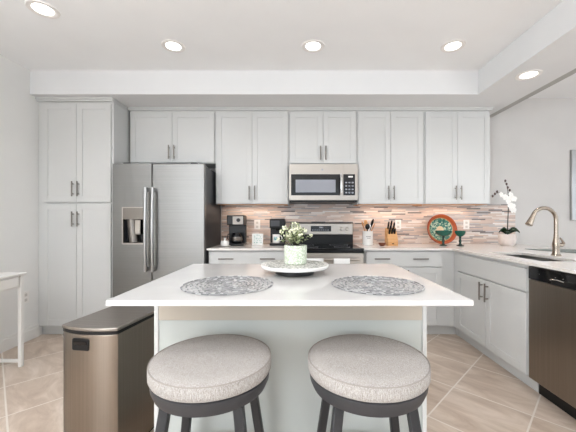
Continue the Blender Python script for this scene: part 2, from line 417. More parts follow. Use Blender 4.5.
# sink run, facing the island
base('sink_cabinet', 'white two-door cabinet under the sink, left of the dishwasher', (1.61, 3.168, 0), 1.043, .655,
     [(.103, 1.023, ())], [(.103, .556, .521), (.562, 1.023, .598)], -PI/2, False, (.70, .862))
base('base_cabinet', 'white end cabinet on the near side of the dishwasher', (1.61, 1.498, 0), .47, .655,
     [(.015, .455, (.235,))], [(.015, .455, .05)], -PI/2)

# countertops
b = bx(nb(), -.925, -.084, 3.12, YB-.013, .8935, .914)
o = obj('countertop', b, 'quartz2', bevel=.002); tag(o, 'short pale countertop under the coffee makers, left of the range', 'countertop')
SX0, SX1, SY0, SY1 = 1.72, 2.02, 2.14, 2.74
b = nb()
z0, z1 = .8945, .914
bx(b, .684, 1.585, 3.12, YB-.013, z0, z1); bx(b, 1.585, 2.76, SY1, YB-.013, z0, z1)
bx(b, 1.585, SX0, SY0, SY1, z0, z1); bx(b, SX1, 2.76, SY0, SY1, z0, z1); bx(b, 1.585, 2.76, 1.02, SY0, z0, z1)
o = obj('countertop', b, 'quartz2', smooth=False); tag(o, 'L-shaped pale countertop around the corner with the sink in it', 'countertop')

# sink: double bowl
t = thing('kitchen_sink', 'stainless double-bowl undermount sink in front of the faucet', 'sink', (0,0,.70))
def bowl(y0, y1):
    b = nb(); x0, x1 = SX0+.003, SX1-.003; th = .004; d0, d1 = 0, .193
    bx(b, x0, x1, y0, y1, d0, d0+th)
    bx(b, x0, x0+th, y0, y1, d0, d1); bx(b, x1-th, x1, y0, y1, d0, d1); bx(b, x0, x1, y0, y0+th, d0, d1); bx(b, x0, x1, y1-th, y1, d0, d1)
    return b
ym = (SY0+SY1)/2
for y0, y1 in ((SY0+.003, ym-.012), (ym+.012, SY1-.003)):
    o = obj('bowl', bowl(y0, y1), 'steel', t, bevel=.002)
    obj('drain', lathe(nb(), [(0,.0045),(.03,.0045),(.036,.008),(.04,.0045)], ((SX0+SX1)/2, (y0+y1)/2, 0), 20), 'chrome', o)
obj('divider', bx(nb(), SX0+.003, SX1-.003, ym-.012, ym+.012, .12, .178), 'steel', t, bevel=.003)

# faucet
t = thing('kitchen_faucet', 'brushed nickel gooseneck pull-down faucet behind the sink', 'faucet', (2.115, 2.49, .914))
b = lathe(nb(), [(0,0),(.033,0),(.034,.006),(.027,.012),(.026,.02),(.024,.06),(.027,.085),(.025,.105),(.0175,.14),(.0155,.18),(0,.18)], (0,0,0), 24)
obj('base', b, 'faucet', t)
b = nb(); pts = [(0,0,.16)]
pts += [(0,0,.28)]
for a in range(0, 156, 12): pts.append((-.098+.098*math.cos(R(a)), 0, .29+.098*math.sin(R(a))))
lastp = pts[-1]
tube(b, pts, .0148, 16); obj('spout', b, 'faucet', t)
dx = Vector((-.42, 0, -.9)).normalized(); p0 = Vector(lastp)
b = nb(); tube(b, [p0-dx*.005, p0+dx*.02, p0+dx*.06, p0+dx*.105, p0+dx*.112], [.0155,.0165,.021,.027,.022], 18); obj('spray_head', b, 'faucet', t)
b = nb(); tube(b, [(.01,0,.085),(.05,0,.088),(.058,0,.09)], [.017,.017,.012], 14); tube(b, [(.052,0,.08),(.06,-.005,.10),(.022,-.012,.145)], [.009,.009,.006], 10)
obj('lever', b, 'faucet', t)
b = prism(nb(), [(2.27,3.04),(2.44,2.66),(2.86-.12,2.64),(2.74,2.98)], .9145, .9195)
o = obj('drying_mat', b, 'mat', bevel=.001); tag(o, 'flat slate-grey mat lying on the counter behind the faucet', 'mat')

# dishwasher  (faces the island)
t = thing('dishwasher', 'stainless dishwasher with black control panel, right of the sink cabinet', 'dishwasher', (1.605, 2.118, 0), -PI/2)
W = .60
b = bx(nb(), 0, W, .025, .60, .10, .889); bx(b, 0, W, .075, .60, 0, .10); obj('body', b, 'black', t, smooth=False)
obj('door', bx(nb(), .004, W-.004, 0, .025, .115, .795), 'steelv', t, bevel=.004)
p = obj('control_panel', bx(nb(), .004, W-.004, -.002, .025, .798, .886), 'gloss', t, bevel=.004)
b = bx(nb(), .20, .44, -.005, 0, .80, .835); obj('handle_recess', b, 'black', t, bevel=.002)
b = nb()
b.free()
for x in (.10,.225,.28): obj('indicator', bx(nb(), x, x+.006, -.004, -.001, .842, .848), 'chrome', t)
b = nb(); tube(b, [(.20,-.012,.826),(.22,-.018,.832),(.26,-.018,.836),(.30,-.012,.83)], .004, 8); obj('handle_lip', b, 'chrome', t)

# ------------------------------------------------------------------ refrigerator
FX0, FX1, FF = -1.862, -.934, 3.08
t = thing('refrigerator', 'stainless side-by-side refrigerator with a dispenser in its left door', 'refrigerator', (FX0, FF, 0)); W = FX1-FX0
obj('case', bx(nb(), .004, W-.004, .075, .672, .02, 1.755), 'darksteel', t, bevel=.004, label='dark grey painted case')
sp_x = .396
def slab(b, x0, x1, z0, z1, hole=None):
    if not hole: return bx(b, x0, x1, 0, .068, z0, z1)
    a0, a1, c0, c1 = hole
    bx(b, x0, a0, 0, .068, z0, z1); bx(b, a1, x1, 0, .068, z0, z1); bx(b, a0, a1, 0, .068, z0, c0); bx(b, a0, a1, 0, .068, c1, z1)
    bx(b, a0, a1, .062, .068, c0, c1); return b
hole = (.104, .318, .968, 1.33)
dl = obj('door', slab(nb(), 0, sp_x-.003, .06, 1.775, hole), 'steel', t, smooth=False)
dr = obj('door', slab(nb(), sp_x+.003, W, .06, 1.775), 'steel', t, bevel=.008, seg=3)
obj('kick_grille', bx(nb(), .01, W-.01, .03, .075, 0, .055), 'black', t)
b = nb()
b.free()
for x in (.09, W-.15): obj('hinge_cap', bx(nb(), x, x+.06, .03, .12, 1.775, 1.79), 'darksteel', t)
for d, x in ((dl, sp_x-.038), (dr, sp_x+.032)):
    b = nb(); pts = []
    for k in range(13):
        z = .69+.84*k/12; pts.append((x, -.052-.016*math.sin(PI*k/12), z))
    tube(b, pts, .0145, 14)
    for z in (.715, 1.505): bx(b, x-.013, x+.013, -.055, .001, z-.02, z+.02)
    obj('handle', b, 'fridgebar', d, label='long vertical steel handle')
dz0, dz1 = hole[2], hole[3]
b = nb(); a0, a1 = hole[0], hole[1]
for q in ((a0-.007,a0+.004,dz0-.006,dz1+.006),(a1-.004,a1+.007,dz0-.006,dz1+.006),(a0,a1,dz0-.01,dz0+.006),(a0,a1,dz1-.002,dz1+.006)): bx(b, q[0], q[1], -.006, .004, q[2], q[3])
dsp = obj('dispenser', b, 'warmsteel', dl, label='dispenser frame in the left door')
obj('dispenser_panel', bx(nb(), a0+.004, a1-.004, -.003, .03, dz1-.12, dz1-.002), M['nickel'], dl, bevel=.002)
b = nb(); tube(b, [(.20,.04,dz0+.01),(.175,.04,dz1-.12)], .05, 20); obj('dispenser_cavity', b, 'nickel', dl)
b = bx(nb(), .222, .276, .005, .02, dz0+.09, dz1-.125); obj('paddle', b, 'warmsteel', dl, bevel=.004)
obj('dispenser_lining', bx(nb(), a0+.002, a1-.002, .056, .0615, dz0+.004, dz1-.118), 'gloss', dl)
# ------------------------------------------------------------------ microwave
t = thing('microwave', 'stainless over-the-range microwave above the stove', 'microwave', (-.087, 3.36, 1.425)); W = .757
obj('case', bx(nb(), .004, W-.004, .03, .40, .0, .40), 'darksteel', t, smooth=False)
obj('vent_base', bx(nb(), .006, W-.006, .01, .39, -.022, -.001), 'black', t, smooth=False)
b = nb(); wx = W-.16
bx(b, 0, wx, 0, .03, .285, .395); bx(b, 0, wx, 0, .03, 0, .052); bx(b, 0, .022, 0, .03, .052, .285); bx(b, wx-.03, wx, 0, .03, .052, .285)
d = obj('door', b, 'warmsteel', t, smooth=False)
obj('window_frame', bx(nb(), .022, wx-.03, .003, .028, .052, .285), 'gloss', d)
obj('window', bx(nb(), .072, wx-.085, -.0005, .004, .085, .225), 'grey', d)
b = nb(); x = wx-.028
pts = [(x,-.018-.02*math.sin(PI*k/8),.05+.235*k/8) for k in range(9)]; tube(b, pts, .012, 12)
for z in (.06,.275): bx(b, x-.01, x+.01, -.022, .001, z-.012, z+.012)
obj('handle', b, 'chrome', d)
b = nb(); bx(b, wx+.002, W, 0, .03, .285, .395); bx(b, wx+.002, W, 0, .03, 0, .052); bx(b, W-.03, W, 0, .03, .052, .285)
cp = obj('control_panel', b, 'warmsteel', t, smooth=False)
obj('keypad', bx(nb(), wx+.002, W-.03, .002, .03, .052, .285), 'gloss', cp)
b = nb()
for r in range(5):
    for c in range(3):
        if r == 4: continue
        obj('button', bx(nb(), wx+.022+c*.035, wx+.043+c*.035, -.001, .003, .075+r*.037, .089+r*.037), 'grey', cp)
obj('display', bx(nb(), wx+.055, wx+.105, -.001, .003, .25, .265), 'plate_white', cp)
b = lathe(nb(), [(0,0),(.011,0),(.011,.002),(0,.002)], (0,0,0), 20); 
for v in b.verts: v.co = Vector((.365+v.co.x, -v.co.z, .335+v.co.y))
obj('badge', b, 'grey', d)
# ------------------------------------------------------------------ range
t = thing('range', 'stainless electric range with black glass cooktop below the microwave', 'oven', (-.080, 3.10, 0)); W = .757
obj('body', bx(nb(), .003, W-.003, .03, .64, .03, .90), 'darksteel', t, smooth=False)
obj('cooktop', bx(nb(), 0, W, -.025, .58, .902, .918), 'gloss', t, bevel=.004)
b = nb()
for x, y, r in ((.2,.15,.1),(.56,.15,.08),(.2,.42,.07),(.56,.42,.1)):
    obj('burner_ring', lathe(nb(), [(r,.9182),(r+.003,.9186),(r+.006,.9182)], (x,y,0), 32), 'grey', t)
obj('front_trim', bx(nb(), 0, W, -.02, .03, .872, .901), 'black', t, bevel=.003)
od = obj('oven_door', bx(nb(), .003, W-.003, -.02, .03, .24, .868), 'warmsteel', t, bevel=.004)
obj('oven_window', bx(nb(), .14, W-.14, -.022, -.019, .36, .70), 'gloss', od)
b = nb(); tube(b, [(.05,-.065,.81),(W-.05,-.065,.81)], .012, 14)
for x in (.07, W-.07): bx(b, x-.01, x+.01, -.065, -.019, .80, .82)
obj('handle', b, 'warmsteel', od)
obj('drawer', bx(nb(), .003, W-.003, -.02, .03, .05, .232), 'warmsteel', t, bevel=.004)
b = nb(); bx(b, 0, W, .585, .655, .92, 1.035); bx(b, .0, W, .58, .655, .915, .925)
obj('backguard_base', b, 'black', t, bevel=.003)
b = nb(); bx(b, .004, W-.004, .565, .65, 1.03, 1.165); bg = obj('backguard', b, 'warmsteel', t, bevel=.006)
obj('backguard_rim', bx(nb(), 0, W, .575, .655, 1.025, 1.177), 'black', t, bevel=.006)
obj('display', bx(nb(), .245, .49, .561, .567, 1.068, 1.135), 'gloss', bg, bevel=.002)
b = nb()
for k in range(8): bx(b, .262+k*.026, .278+k*.026, .5595, .5615, 1.082, 1.09)
bx(b, .345, .395, .5595, .5615, 1.108, 1.124); obj('display_mark', b, 'grey', bg)
for x in (.045, .105, .615, .680):
    b = lathe(nb(), [(0,0),(.021,0),(.021,.006),(.017,.022),(.015,.025),(0,.025)], (0,0,0), 20)
    for v in b.verts: v.co = Vector((x+v.co.x, .565-v.co.z, 1.10+v.co.y))
    obj('knob', b, 'warmsteel', t)
# towels over the oven handle
def towel(x0, x1, label):
    b = nb(); prof = []
    hx, hz, r = 3.10-.065, .81, .0125
    prof = [(hx+r+.001, .50)] + [(hx+r*math.cos(a), hz+r*math.sin(a)) for a in [k*PI/8 for k in range(9)]] + [(hx-r-.004, .42)]
    th = .005; n = 9; g = []
    for i in range(n):
        x = x0+(x1-x0)*i/(n-1); wv = .0015*math.sin(i*1.9); g.append([b.verts.new((x, y+(wv if j in (0,len(prof)-1) else 0), z)) for j, (y, z) in enumerate(prof)])
    for i in range(n-1):
        for j in range(len(prof)-1): b.faces.new((g[i][j], g[i+1][j], g[i+1][j+1], g[i][j+1]))
    o = obj('dish_towel', b, 'towel'); s = o.modifiers.new('s', 'SOLIDIFY'); s.thickness = th; s.offset = -1 
    tag(o, label, 'towel', 'towels on the oven handle'); return o
towel(.085, .262, 'left white dish towel hanging on the oven door handle')
towel(.365, .525, 'right white dish towel hanging on the oven door handle')

# ------------------------------------------------------------------ island
IX0, IX1, IY0, IY1 = -.685, .632, 1.09, 2.02
o = obj('island_countertop', bx(nb(), IX0, IX1, IY0, IY1, .8935, .914), 'quartz', bevel=.002); tag(o, 'white quartz island countertop with two placemats on it', 'countertop')
t = thing('kitchen_island', 'pale painted kitchen island base behind the two stools', 'island', (-.652, 1.39, 0)); W = 1.244; D = .60
obj('body', bx(nb(), .004, W-.004, .006, D-.02, .08, .893), 'base', t, smooth=False)
for x in (0, W-.020): obj('corner_post', bx(nb(), x, x+.020, 0, .02, 0, .893), 'cab', t, bevel=.002)
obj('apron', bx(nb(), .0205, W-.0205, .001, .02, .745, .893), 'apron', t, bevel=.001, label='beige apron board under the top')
obj('baseboard', bx(nb(), .0205, W-.0205, -.002, .02, 0, .10), 'cab', t, bevel=.002)
for k in range(3):
    x0 = .01+k*(W-.02)/3
    b = shaker(x0+.003, x0+(W-.02)/3-.003, .12, .87)
    for v in b.verts: v.co.y = D-v.co.y
    d = obj('door', b, 'cab', t, bevel=.0015)

# ------------------------------------------------------------------ stools
def stool(loc, label, rz=0):
    t = thing('bar_stool', label, 'stool', loc, rz, 'stools at the island')
    r = .219; z = .702
    prof = [(0,z+.004),(.10,z+.003),(.17,z+.001),(.200,z-.002),(r-.005,z-.007)]
    b = nb(); lathe(b, [(0,z-.058),(r-.012,z-.058),(r-.004,z-.055),(r,z-.048),(r+.0005,z-.034),(r,z-.016),(r-.002,z-.010)] + prof[::-1][1:], (0,0,0), 72)
    c = obj('seat_cushion', b, 'fabric', t, label='round cushion in woven warm-grey fabric')
    b = nb(); tube(b, [((r-.0025)*math.cos(a), (r-.0025)*math.sin(a), z-.0085) for a in [2*PI*k/72 for k in range(72)]], .0022, 6, True); obj('piping', b, 'seam', c)
    b = nb(); lathe(b, [(0,z-.060),(r-.010,z-.060),(r-.006,z-.063),(r-.008,z-.085),(r-.018,z-.108),(r-.03,z-.112),(0,z-.112)], (0,0,0), 72)
    obj('seat_ring', b, 'stoolmetal', t)
    obj('swivel', lathe(nb(), [(0,z-.135),(.10,z-.135),(.10,z-.113),(0,z-.113)], (0,0,0), 32), 'black', t)
    for sx in (-1,1):
        for sy in (-1,1):
            b = nb(); bar(b, (sx*.120, sy*.120, z-.112), (sx*.195, sy*.195, 0), .034, .034); obj('leg', b, 'legmetal', t, bevel=.004)
    b = nb(); q = .163
    tube(b, [(q*1.38*math.cos(a), q*1.38*math.sin(a), .24) for a in [2*PI*k/48 for k in range(48)]], .010, 10, True)
    obj('footrest_ring', b, 'legmetal', t)
    return t
s1 = stool((-.316, 1.138, 0), 'left round swivel stool with woven grey cushion, nearer the trash bin')
dup(s1, (.260, 1.138, 0), 'right round swivel stool with woven grey cushion, at the right of the island')

# ------------------------------------------------------------------ trash bin
t = thing('trash_bin', 'tall brushed stainless trash bin left of the island', 'trash can', (-1.02, 1.50, 0), R(-9))
def binout(o_, bulge):
    w2, d_ = .152+o_, .40+o_
    pts = []
    for k in range(13):
        u = -1+2*k/12; pts.append((u*(w2-.004), -o_-bulge*(1-u*u)))
    return [(-w2, d_), (-w2, -o_+.005)] + pts + [(w2, -o_+.005), (w2, d_)]
obj('body', prism(nb(), binout(0, .028), .012, .648), 'steelv', t, bevel=.004)
obj('base_rim', prism(nb(), binout(-.006, .028), 0, .012), 'black', t)
obj('rim', prism(nb(), binout(.001, .028), .649, .664), 'black', t)
b = prism(nb(), binout(.004, .028), .665, .682)
obj('lid', b, 'lidsteel', t, bevel=.004)
b = nb(); bx(b, -.045, .045, 0, .0, 0, 0) if 0 else None
pts = []
def rr(cx, cz, w2, h2, r, n=5):
    out = []
    for sx, sz, a0 in ((1,1,0),(-1,1,90),(-1,-1,180),(1,-1,270)):
        for k in range(n+1):
            a = R(a0+90*k/n); out.append((cx+sx*(w2-r)+r*math.cos(a), cz+sz*(h2-r)+r*math.sin(a)))
    return out
def plate_xz(b, pts, y0, y1):
    prism(b, pts, 0, 1)
    for v in b.verts: v.co = Vector((v.co.x, y0 if v.co.z < .5 else y1, v.co.y))
    return b
hb = obj('handle_recess', plate_xz(nb(), rr(-.022, .600, .046, .029, .009), -.0325, -.02), 'black', t, bevel=.003, label='black rounded grip cut-out')
obj('grip', plate_xz(nb(), rr(-.022, .608, .036, .008, .005), -.035, -.03), 'gloss', hb)

# ------------------------------------------------------------------ placemats
def placemat(loc, label):
    t = nb(); h = .0035
    for k, r in enumerate((.018, .040, .060, .080, .098, .117, .136, .155, .175, .195)):
        n = 120; amp = (.0045 if k % 2 == 1 and k < 9 else .0010); fr = max(6, int(5+k*3))
        pts = []
        for i in range(n):
            a = 2*PI*i/n; rr_ = r + amp*math.sin(fr*a+k); pts.append((rr_*math.cos(a), rr_*math.sin(a), h))
        tube(t, pts, .0036 if k > 8 else .0028 if k % 2 == 0 else .0022, 6, True)
    for v in t.verts: v.co.z = h+(v.co.z-h)*.62
    o = obj('placemat', t, 'weave'); o.location = loc; tag(o, label, 'placemat', 'round placemats'); return o
placemat((-.305, 1.352, .9145), 'round open-weave grey placemat on the left half of the island')
placemat((.352, 1.352, .9145), 'round open-weave grey placemat on the right half of the island')

# ------------------------------------------------------------------ lazy susan, plant pot
t = thing('lazy_susan', 'round white turntable with grey mosaic top at the centre of the island', 'tray', (-.012, 1.65, .9145))
obj('foot', lathe(nb(), [(0,0),(.103,0),(.105,.004),(.100,.0295),(0,.0295)], (0,0,0), 40), 'black', t)
obj('plate', lathe(nb(), [(0,.030),(.150,.030),(.175,.033),(.182,.042),(.183,.048),(.180,.051),(.172,.0505),(0,.050)], (0,0,0), 64), 'whitecer', t)
obj('mosaic_top', lathe(nb(), [(0,.0503),(.171,.0507),(.171,.0518),(0,.0518)], (0,0,0), 64), 'mosaic', t)
PZ = .9145+.0521
t = thing('potted_plant', 'small flowering plant in patterned sage pot on the turntable', 'plant', (-.008, 1.662, PZ))
obj('pot', lathe(nb(), [(0,0),(.057,0),(.060,.003),(.0615,.05),(.0615,.099),(.059,.100),(.057,.094),(0,.096)], (0,0,0), 48), 'potpat', t)
bs = nb(); bl = nb(); bf = nb()
rnd = random.Random(3)
for k in range(46):
    a = rnd.uniform(0, 2*PI); rad = rnd.uniform(.01, .105)*(1 if k % 3 else .6); hh = .10+rnd.uniform(.035, .125)*(1-.45*rad/.105)+.01
    p0 = Vector((math.cos(a)*rad*.35, math.sin(a)*rad*.35, .095)); p1 = Vector((math.cos(a)*rad, math.sin(a)*rad, hh))
    pm = (p0+p1)/2 + Vector((0,0,.012)); tube(bs, [p0, pm, p1], .0012, 5)
    for q in range(7):
        f = .35+.65*q/6; c = (p0*(1-f)+p1*f) + Vector((rnd.uniform(-.012,.012), rnd.uniform(-.012,.012), rnd.uniform(-.004,.008)))
        rot = Matrix.Rotation(rnd.uniform(0,6.3), 3, 'Z') @ Matrix.Rotation(rnd.uniform(-1,1), 3, 'Y')
        ell(bl, c, (.0095,.005,.0018), 6, 4, rot)
    for q in range(rnd.choice((2,3,4)) if k % 4 != 1 else 0):
        c = p1 + Vector((rnd.uniform(-.012,.012), rnd.uniform(-.012,.012), rnd.uniform(-.008,.010)))
        ell(bf, c, (.0065,.0065,.0055), 6, 4)
obj('stems', bs, 'stem', t); obj('leaves', bl, 'leaf', t); obj('blossoms', bf, 'bloom', t, label='small cream-green blossoms')
obj('soil', lathe(nb(), [(0,.0942),(.0568,.0942),(.0568,.0955),(0,.0955)], (0,0,0), 30), 'soil', t)

# ------------------------------------------------------------------ things on the left counter
CT = .9145
def coffee_maker(loc, label, h, w2, style):
    t = thing('coffee_maker', label, 'coffee maker', loc)
    obj('base', bx(nb(), -w2, w2, -.10, .10, 0, .025), 'black', t, bevel=.006)
    obj('tower', bx(nb(), -w2, w2 if style == 'drip' else w2, .03, .10, .0255, h-.11), 'black', t, bevel=.005)
    hd = obj('head', bx(nb(), -w2, w2, -.085, .10, h-.11, h), 'black', t, bevel=.01, seg=3)
    if style == 'drip':
        obj('front_panel', bx(nb(), -w2*.30, w2*.92, -.090, -.084, h-.105, h-.012), 'nickel', hd, bevel=.002)
        b = lathe(nb(), [(0,0),(.023,0),(.021,.008),(0,.008)], (0,0,0), 20)
        for v in b.verts: v.co = Vector((w2*.35+v.co.x, -.090-v.co.z, h-.055+v.co.y))
        obj('dial', b, 'black', hd)
        b = lathe(nb(), [(0,.03),(.05,.03),(.062,.045),(.064,.09),(.05,.13),(.042,.145),(0,.145)], (.005,-.035,0), 28); c = obj('carafe', b, 'gloss', t)
        obj('carafe_band', lathe(nb(), [(.0655,.06),(.0660,.061),(.0660,.10),(.0650,.101),(.0640,.08)], (.005,-.035,0), 28), 'nickel', c)
        b = nb(); tube(b, [(-.045,-.05,.135),(-.088,-.06,.13),(-.092,-.062,.08),(-.055,-.05,.06)], .006, 8); obj('carafe_handle', b, 'black', c)
    else:
        obj('front_panel', bx(nb(), -w2*.85, w2*.3, -.088, -.084, h-.085, h-.02), 'darksteel', hd, bevel=.002)
        obj('nozzle', lathe(nb(), [(0,h-.135),(.024,h-.135),(.034,h-.111),(0,h-.111)], (0,-.02,0), 20), 'black', hd)
        obj('drip_tray', bx(nb(), -w2*.8, w2*.8, -.095, .02, .0255, .030), 'nickel', t, bevel=.001)
    return t
coffee_maker((-.695, 3.52, CT), 'larger black drip coffee maker with glass carafe and steel panel', .345, .098, 'drip')
coffee_maker((-.225, 3.56, CT), 'smaller black single-cup coffee maker left of the range', .305, .088, 'single')
# mug in the single-cup machine
t = thing('mug', 'white mug with teal picture on the single-cup coffee maker', 'mug', (-.240, 3.51, CT+.0305))
m_ = lathe(nb(), [(0,0),(.036,0),(.040,.004),(.041,.095),(.038,.095),(.036,.008),(0,.008)], (0,0,0), 28); obj('cup', m_, 'whitecer', t)
b = nb(); tube(b, [(.039,0,.08),(.062,0,.076),(.068,0,.05),(.060,0,.026),(.039,0,.02)], .005, 8); obj('handle', b, 'whitecer', t)
b = nb()
for z0, z1, a0, a1 in ((.03,.07,-130,-70),):
    n = 8; g = [[b.verts.new((.0415*math.cos(R(a0+(a1-a0)*i/n)), .0415*math.sin(R(a0+(a1-a0)*i/n)), z)) for z in (z0, z1)] for i in range(n+1)]
    for i in range(n): b.faces.new((g[i][0], g[i+1][0], g[i+1][1], g[i][1]))
obj('picture', b, noise_mat('mug_picture', (40,120,130), (200,224,222), (60,60,60), .3), t)
# white lidded dish
t = thing('butter_dish', 'small white lidded dish on the counter beside the refrigerator', 'dish', (-.795, 3.36, CT))
obj('saucer', lathe(nb(), [(0,0),(.04,0),(.062,.010),(.060,.012),(.04,.004),(0,.004)], (0,0,0), 30), 'whitecer', t)
obj('lid', lathe(nb(), [(0,.0125),(.045,.0125),(.045,.045),(.036,.062),(.010,.068),(.008,.075),(.014,.084),(.009,.094),(0,.096)], (0,0,0), 30), 'whitecer', t)
# square sign
t = thing('counter_sign', 'small square white sign with faint green pattern between coffee makers', 'sign', (-.46, 3.56, CT)); 
obj('board', bx(nb(), -.064, .064, 0, .022, 0, .132), 'signwhite', t, bevel=.002)
b = nb(); rnd = random.Random(5)
for k in range(5):
    z = .022+k*.022; x = -.045
    while x < .04:
        l = rnd.uniform(.006, .02); bx(b, x, min(x+l, .046), -.001, .001, z, z+.008+rnd.uniform(-.002,.004)); x += l+rnd.uniform(.004,.014)
obj('lettering', b, mat('sign_ink', (150,182,172), .6), t)

# ------------------------------------------------------------------ right counter
t = thing('utensil_crock', 'white ceramic crock right of the range holding utensils', 'crock', (.825, 3.56, CT))
obj('jar', lathe(nb(), [(0,0),(.056,0),(.060,.004),(.060,.158),(.062,.163),(.055,.163),(.054,.012),(0,.012)], (0,0,0), 36), 'whitecer', t)
b = nb()
for k in range(4): bx(b, -.028+k*.013, -.020+k*.013, -.0605-.0, -.055, .098, .105)
bx(b, -.02, .018, -.0605, -.057, .08, .084); obj('lettering', b, 'black', t)
def utensil(name, label, cat, p0, p1, m, head):
    b = nb(); p0 = Vector(p0); p1 = Vector(p1); tube(b, [p0, p1], .0055, 8)
    o = obj(name, b, m); d = (p1-p0).normalized(); 
    b2 = nb(); rot = d.to_track_quat('Z', 'Y').to_matrix(); ell(b2, p1+d*head[2]*1.05, (head[0]*1.25, head[1]*1.2, head[2]*1.2), 14, 8, rot)
    obj('head', b2, m, o); tag(o, label, cat, 'utensils in the crock'); return o
cx, cy = .825, 3.56; z0 = CT+.02
utensil('wooden_spoon', 'light wooden spoon leaning left in the crock', 'spoon', (cx+.01,cy-.01,z0), (cx-.045,cy+.005,CT+.205), 'spoon', (.026,.008,.034))
utensil('wooden_spoon', 'wooden spoon standing upright at the middle of the crock', 'spoon', (cx,cy+.02,z0), (cx-.012,cy+.035,CT+.215), 'wood', (.027,.008,.036))
utensil('ladle', 'black ladle in front in the crock with pale highlight', 'ladle', (cx-.01,cy-.02,z0), (cx-.010,cy-.035,CT+.185), 'black', (.022,.012,.028))
utensil('wooden_spatula', 'brown wooden spatula leaning right in the crock', 'spatula', (cx-.02,cy,z0), (cx+.048,cy-.018,CT+.185), 'spoon', (.02,.006,.035))
utensil('spatula', 'tall black spatula leaning furthest right in the crock', 'spatula', (cx-.02,cy+.015,z0), (cx+.048,cy+.045,CT+.21), 'black', (.019,.006,.046))
utensil('serving_spoon', 'steel serving spoon with white highlight amid the crock', 'spoon', (cx+.02,cy+.0,z0), (cx+.018,cy-.005,CT+.19), 'chrome', (.017,.008,.026))
t = thing('dip_bowl', 'tiny brown bowl on the counter between crock and knife block', 'bowl', (.955, 3.42, CT))
obj('bowl', lathe(nb(), [(0,0),(.022,0),(.024,.004),(.040,.024),(.043,.036),(.040,.036),(.036,.024),(0,.010)], (0,0,0), 28), 'bowl', t)
obj('foot_rim', lathe(nb(), [(0,-.0002),(.025,-.0002),(.025,.004),(0,.004)], (0,0,0), 28), 'black', t)
# knife block
t = thing('knife_block', 'maple knife block with black-handled knives on the counter', 'knife block', (1.085, 3.50, CT))
b = nb(); 
for z, y0, y1 in (): pass
pf = [(-.055,0),(.075,0),(.075,.165),(.04,.205),(-.02,.13),(-.055,.06)]
v0 = [b.verts.new((-.058,y,z)) for y, z in pf]; v1 = [b.verts.new((.058,y,z)) for y, z in pf]
b.faces.new(v0); b.faces.new(v1[::-1])
for i in range(len(pf)): b.faces.new((v0[i], v0[(i+1)%6], v1[(i+1)%6], v1[i]))
obj('block', b, 'wood', t, bevel=.004)
for i, (x, f) in enumerate(((-.032,.85),(0,.9),(.03,.8),(-.018,.45),(.018,.42),(0,.12),(-.03,.1),(.03,.12))):
    yb = -.02+.06*f; zb = .13+.075*f; dr_ = Vector((0,-.45,.9)).normalized(); L_ = (.085,.095,.08,.075,.075,.06,.06,.06)[i]
    k = nb(); p = Vector((x,yb,zb)); tube(k, [p-dr_*.005, p+dr_*.02, p+dr_*L_*.7, p+dr_*L_], [.010,.011,.0115,.009], 8)
    obj('knife_handle', k, 'black', t)
obj('badge', bx(nb(), -.012, .012, -.0565, -.054, .018, .028), 'black', t)
# painted plate leaning on the backsplash
t = thing('decorative_plate', 'large round orange-rimmed plate with teal pattern leaning on backsplash', 'plate', (1.715, 3.625, CT+.181))
t.rotation_euler = (R(90-10), 0, 0)
b = lathe(nb(), [(0,-.036),(.09,-.036),(.135,-.024),(.162,.004),(.176,.020),(.172,.024),(.156,.008),(.128,-.016),(.088,-.028),(0,-.030)], (0,0,0), 64)
obj('dish', b, 'plate', t)
b = nb(); tube(b, [(.175*math.cos(a), .175*math.sin(a), .0225) for a in [2*PI*k/64 for k in range(64)]], .0038, 6, True); obj('rim', b, mat('rust_rim', (150,54,28), .3), t)
def goblet(loc, label, r):
    t = thing('goblet', label, 'goblet', loc, 0, 'green goblets by the plate')
    obj('cup', lathe(nb(), [(0,.104),(.016,.104),(r*.55,.112),(r*.85,.130),(r*.97,.150),(r,.170),(r-.004,.170),(r*.92,.15),(r*.8,.133),(r*.5,.118),(0,.112)], (0,0,0), 32), 'green', t)
    obj('stem', lathe(nb(), [(0,0),(.040,0),(.040,.006),(.018,.014),(.011,.03),(.016,.055),(.011,.075),(.012,.092),(.016,.1035),(0,.1035)], (0,0,0), 24), 'darkgreen', t)
    return t
goblet((1.665, 3.47, CT), 'wider green stemmed goblet in front of the plate', .085)
goblet((1.835, 3.43, CT), 'smaller green stemmed goblet right of the wider one, at the plate edge', .056)

# orchid
t = thing('potted_orchid', 'white orchid in round pale pot at the right end of backsplash', 'plant', (2.385, 3.46, CT))
obj('pot', lathe(nb(), [(0,0),(.060,0),(.072,.012),(.086,.06),(.090,.10),(.086,.132),(.081,.134),(.079,.122),(0,.12)], (0,0,0), 48), noise_mat('orchid_pot', (212,198,190), (232,222,216), (10,10,10), .5), t)
obj('soil', lathe(nb(), [(0,.1215),(.0785,.1215),(.0785,.124),(0,.124)], (0,0,0), 30), 'soil', t)
def leafblade(b, p0, dr_, ln, wd, lift, droop):
    n = 9; side = (Vector((-dr_.y, dr_.x, 0)).normalized()*.55 + Vector((0,0,.83))).normalized() if ln > .12 else Vector((-dr_.y, dr_.x, 0)).normalized(); g = []
    for i in range(n):
        f = i/(n-1); c = p0 + dr_*ln*f + Vector((0,0,lift*math.sin(f*PI*.75)-droop*f*f)); ww = wd*math.sin(PI*min(1,(f*.86+.10)))+.002
        g.append([b.verts.new(c+side*ww*s+Vector((0,0,abs(s)*.010))) for s in (-1,-.5,0,.5,1)])
    for i in range(n-1):
        for j in range(4): b.faces.new((g[i][j], g[i+1][j], g[i+1][j+1], g[i][j+1]))
